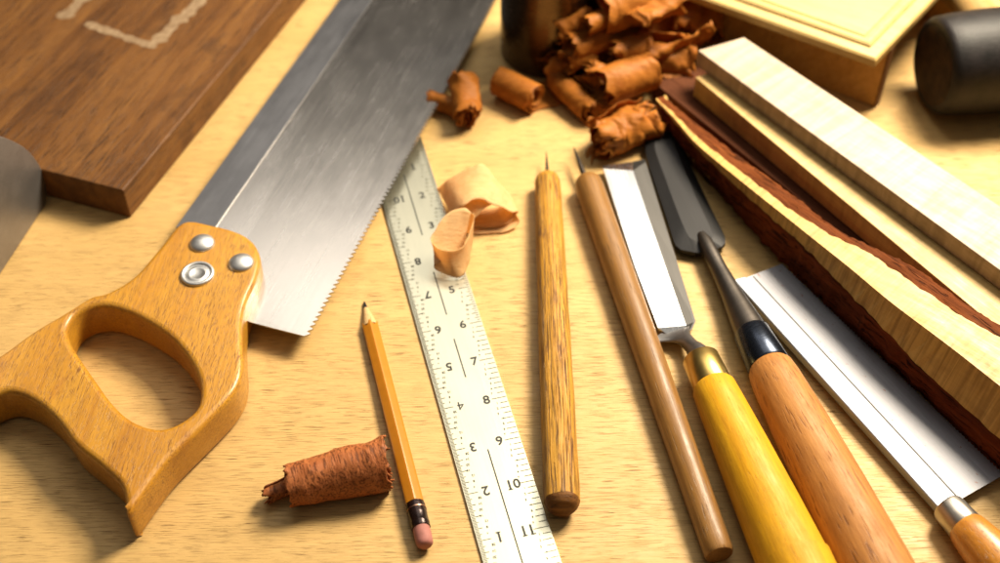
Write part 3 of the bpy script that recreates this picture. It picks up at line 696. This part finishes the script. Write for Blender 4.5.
# ------------------------------------------------------------------ wood shavings
M_sh = shaving_mat('orange brown shaving', (0.86, 0.32, 0.05), (0.52, 0.15, 0.018), 0.35, scale=3)
M_shr = shaving_mat('red brown shaving', (0.74, 0.25, 0.08), (0.45, 0.125, 0.04), 0.1, line=0.65, ang=dang(288, 485, 386, 461) + math.pi / 2, scale=4.5)
M_shp = shaving_mat('pale shaving', (1.48, 1.08, 0.58), (1.30, 0.84, 0.36), 0.5, scale=9)
GRP = 'curled shavings on the bench'
def sheet_obj(name, label, grid, mat, thick=0.05, crumple=0.0, cf=1.0, seed=0, zmin=0.03, fine=0.0):
    """grid of points -> thin curled sheet with its own thickness"""
    bm = bmesh.new(); R = []
    sv = Vector((seed * 7.1, seed * 3.3, seed * 1.7))
    for row in grid:
        rr = []
        for p in row:
            e = abs(2 * len(rr) / max(1, len(row) - 1) - 1) ** 2.5; am = crumple * (0.45 + 0.75 * e)
            d = noise.noise_vector(p * cf + sv) * am + noise.noise_vector(p * cf * 2.7 + sv) * am * 0.5 + noise.noise_vector(p * 6 + sv) * fine * (0.4 + 1.6 * e)
            q = p + d; q.z = max(q.z, zmin); rr.append(bm.verts.new(q))
        R.append(rr)
    for a, b in zip(R, R[1:]):
        for j in range(len(a) - 1): bm.faces.new((a[j], a[j + 1], b[j + 1], b[j]))
    me = bm_mesh(bm); xs = [v_.co.copy() for v_ in me.vertices]
    cx = sum(xs, Vector()) / len(xs)
    o = mesh_obj(name, me, mat, None, True, None, (cx.x, cx.y, 0))
    m = o.modifiers.new('solidify', 'SOLIDIFY'); m.thickness = thick * S; m.offset = 0
    o['label'] = label; o['category'] = 'wood shaving'; o['group'] = GRP
    return o
def roll_grid(A, B, r0, r1, turns, start=0.0, tail=0.0, shift=0.0, na=26, ragged=0.0, seed=1, flat=1.0, tail_up=0.0, sgn=1, cone=1.0):
    ax = (B - A); L = ax.length; ax = ax / L; e2 = Vector((0, 0, 1)).cross(ax).normalized() * sgn; e3 = Vector((0, 0, 1)); e3 = (e3 - ax * e3.dot(ax)).normalized()
    N = int(turns * 30); rows = []
    for i in range(N + 1):
        f = i / N; a = start + f * turns * 2 * math.pi; r = r0 + (r1 - r0) * f
        ro = ragged * (noise.noise(Vector((i * 0.21, seed, 0))) + 0.8 * noise.noise(Vector((i * 0.9, seed, 3)))); ro2 = ragged * (noise.noise(Vector((i * 0.19, seed, 9))) + 0.8 * noise.noise(Vector((i * 0.83, seed, 5))))
        rows.append([A + ax * (shift * (1 - f) + L * (k / na) + ro * (1 - k / na) ** 3 * 2.2 + ro2 * (k / na) ** 3 * 2.2) + (e2 * math.cos(a) + e3 * math.sin(a) * flat) * r * (1 + (cone - 1) * k / na) for k in range(na + 1)])
    if tail:
        lastr = rows[-1]; prv = rows[-2]; M_ = int(tail / 0.18)
        d = [(p - q).normalized() for p, q in zip(lastr, prv)]
        for i in range(1, M_ + 1):
            f = i / M_; rows.append([p + dd_ * tail * f + e3 * tail_up * f * f for p, dd_ in zip(lastr, d)])
    return rows
pi = math.pi
# red-brown roll in the foreground
A = G(288, 485, 0.95); B = G(386, 461, 1.15)
sheet_obj('wood_shaving', 'reddish-brown rolled shaving with dark cracks, left of the pencil', roll_grid(A, B, 0.32, 1.0, 2.6, 0.4, ragged=0.13, seed=3, cone=1.35, na=44), M_shr, 0.07, 0.16, 0.9, 1, fine=0.035)
A = G(268, 496, 0.5); B = G(299, 480, 0.65)
o = sheet_obj('wood_shaving', 'small tightly rolled reddish-brown shaving poking out of the cracked roll left of the pencil', roll_grid(A, B, 0.16, 0.42, 2.0, 0.4, ragged=0.15, seed=8, na=18), M_shr, 0.06, 0.10, 1.2, 2, fine=0.03)
# pale folded shaving
def ribbon(ctrl, n=8, nw=14):
    """ctrl = [(pA, pB)] two rims of the ribbon"""
    a = catmull([c_[0] for c_ in ctrl], n, False); b = catmull([c_[1] for c_ in ctrl], n, False)
    return [[p.lerp(q, k / nw) for k in range(nw + 1)] for p, q in zip(a, b)]
g = ribbon([(G(452, 215, 1.0), G(437, 188, 0.2)), (G(462, 206, 1.9), G(449, 178, 1.3)), (G(478, 198, 2.1), G(470, 168, 2.0)), (G(497, 206, 1.6), G(484, 165, 2.2)), (G(512, 212, 1.1), G(502, 186, 1.4)),
            (G(518, 212, 0.7), G(511, 196, 0.8)), (G(506, 224, 0.35), G(500, 206, 0.3)), (G(484, 228, 0.2), G(478, 208, 0.1)), (G(462, 226, 0.25), G(462, 205, 0.1))])
pale = sheet_obj('wood_shaving', 'pale translucent shaving folded over itself beside the top of the steel rule', g, M_shp, 0.022, 0.08, 0.9, 4)
g = ribbon([(G(447, 216, 0.5), G(452, 232, 0.1)), (G(455, 207, 1.3), G(470, 222, 0.9)), (G(470, 198, 1.7), G(486, 208, 1.5)), (G(487, 187, 1.8), G(500, 200, 1.5)), (G(500, 196, 1.3), G(512, 208, 1.0)), (G(514, 212, 0.6), G(519, 222, 0.4)), (G(500, 222, 0.15), G(505, 232, 0.1)), (G(470, 224, 0.12), G(474, 234, 0.1))])
fo = sheet_obj('inner_curl', '', g, M_shp, 0.022, 0.08, 1.1, 14)
for k_ in ('label', 'category', 'group'): del fo[k_]
fo.location = fo.location - pale.location; fo.parent = pale
g = ribbon([(G(470, 212, 2.3), G(464, 250, 0.9)), (G(462, 208, 2.5), G(452, 254, 1.0)), (G(447, 214, 2.3), G(440, 262, 0.9)), (G(433, 232, 1.9), G(434, 268, 0.7)), (G(431, 242, 1.7), G(447, 275, 0.35)),
            (G(444, 251, 1.6), G(460, 277, 0.25)), (G(462, 247, 1.7), G(468, 266, 0.3)), (G(471, 228, 2.0), G(471, 252, 0.4)), (G(473, 214, 2.2), G(473, 238, 0.6)), (G(462, 216, 2.1), G(462, 232, 0.9)), (G(452, 226, 1.8), G(452, 240, 0.9))])
sheet_obj('wood_shaving', 'pale shaving curled into an open loop lying on the steel rule', g, M_shp, 0.022, 0.07, 0.9, 6)
# lone curl by the big saw blade
A = G(464, 80, 1.5); B = G(468, 118, 0.9)
sheet_obj('wood_shaving', 'crumpled orange-brown shaving lying between the big saw blade and the pot', roll_grid(A, B, 0.3, 1.0, 2.3, 1.0, ragged=0.25, seed=5, cone=0.9), M_sh, 0.06, 0.32, 0.9, 7, fine=0.07)
A = G(430, 98, 0.7); B = G(462, 108, 0.7)
sheet_obj('wood_shaving', 'narrow orange-brown twist joined to the crumpled shaving beside the big saw blade', roll_grid(A, B, 0.2, 0.65, 2.0, 0.0, ragged=0.2, seed=6), M_sh, 0.06, 0.22, 1.0, 8, fine=0.05)
# roll with open mouth and sheet tail
A = G(499, 80, 1.0); B = G(536, 98, 1.0)
g = roll_grid(A, B, 0.45, 0.98, 2.4, -pi / 2 - 2.4 * 2 * pi, ragged=0.08, seed=9)
D_ = G(592, 106) - G(538, 118)
for i in range(1, 19):
    f = i / 18; g.append([p + D_ * f * (0.9 + 0.25 * k / 26) + Vector((0, 0, 0.06 + 0.10 * math.sin(f * 5 + k * .1) * f + 0.25 * f * f)) for k, p in enumerate(g[len(g) - i])])
sheet_obj('wood_shaving', 'smooth orange-brown curl with an open round mouth and flat tail, left foot of the pile', g, M_sh, 0.05, 0.06, 0.6, 9, fine=0.012)
sheets = [
 ('crumpled orange-brown shaving touching the tips of the two chisels', (600, 143), (647, 117), 1.0, 1.2, 0.35, 1.3, 2.8, 0.55, 21, 1.15),
 ('dark tube-like shaving at the front of the pile, just behind the awl needles', (556, 78), (592, 112), 1.0, 0.8, 0.4, 0.9, 2.0, 0.12, 22, 1.0),
 ('orange-brown roll with crumpled end in the middle of the pile', (598, 88), (648, 68), 1.9, 1.9, 0.5, 1.45, 2.4, 0.16, 23, 1.0),
 ('crushed little shaving pressed against the foot of the pot', (548, 66), (574, 62), 1.6, 1.6, 0.3, 0.9, 2.2, 0.35, 24, 1.0),
 ('long orange-brown roll lying across the top of the pile', (569, 48), (640, 22), 3.2, 3.3, 0.5, 0.95, 2.2, 0.10, 25, 1.0),
 ('short shaving leaning on the pot with its rim folded over', (556, 30), (592, 14), 3.6, 4.4, 0.5, 1.1, 1.8, 0.22, 26, 1.0),
 ('slim rolled shaving on top of the pile near the pot', (585, 26), (632, 4), 4.6, 4.8, 0.35, 0.7, 2.0, 0.08, 27, 1.0),
 ('broad curved shaving at the back right of the pile', (632, 44), (690, 12), 3.0, 3.8, 1.7, 2.3, 0.85, 0.45, 28, 1.1),
 ('tall upright rolled shaving next to the box at the right of the pile', (702, 34), (708, -8), 1.7, 3.4, 0.6, 1.5, 2.0, 0.22, 29, 1.0),
 ('dark hollow shaving at the base of the pile facing the maple boards', (636, 60), (692, 58), 1.6, 1.8, 0.6, 1.6, 1.8, 0.4, 30, 1.0),
 ('small crushed shaving in the gap of the pile centre', (586, 72), (606, 80), 1.9, 1.7, 0.3, 0.95, 2.3, 0.4, 31, 1.0),
 ('wide shaving lifting over the top of the pile beyond the frame', (596, 10), (668, -14), 4.6, 5.0, 0.9, 1.9, 1.5, 0.3, 32, 1.0),
 ('little crumpled shaving wedged between the pot and the long roll on the pile', (566, 62), (590, 50), 2.4, 2.6, 0.3, 0.8, 2.2, 0.3, 33, 1.0),
 ('frayed shaving curling up in front of the broad shaving of the pile', (612, 52), (648, 44), 2.9, 3.0, 0.4, 0.85, 2.0, 0.3, 34, 1.1),
 ('torn shaving at the right foot of the pile near the darkest board', (664, 80), (690, 74), 0.9, 1.0, 0.3, 0.8, 1.8, 0.3, 35, 1.0),
 ('shredded shaving under the middle roll of the pile', (590, 104), (612, 100), 0.8, 0.9, 0.25, 0.7, 2.4, 0.35, 36, 1.0),
 ('short dark scrap tucked into the hollow behind the middle roll of the pile', (590, 64), (612, 54), 1.3, 1.5, 0.3, 1.0, 1.6, 0.3, 38, 1.0),
 ('thin dark curl standing between the broad and the upright shavings', (684, 30), (692, 4), 2.4, 3.4, 0.5, 0.9, 1.7, 0.25, 37, 1.0),
]
for lab, pa, pb, za, zb_, r0, r1, turns, cr, sd_, cone in sheets:
    A = G(pa[0], pa[1], za); B = G(pb[0], pb[1], zb_)
    sheet_obj('wood_shaving', lab, roll_grid(A, B, r0, r1, turns, random.uniform(0, 6), ragged=0.18 + cr * 0.4, seed=sd_, cone=cone, na=34), M_sh, 0.018, cr, 0.9, sd_, fine=0.02 + cr * 0.12)
for o in list(bpy.data.objects):
    if '_loc' in o.keys(): del o['_loc']
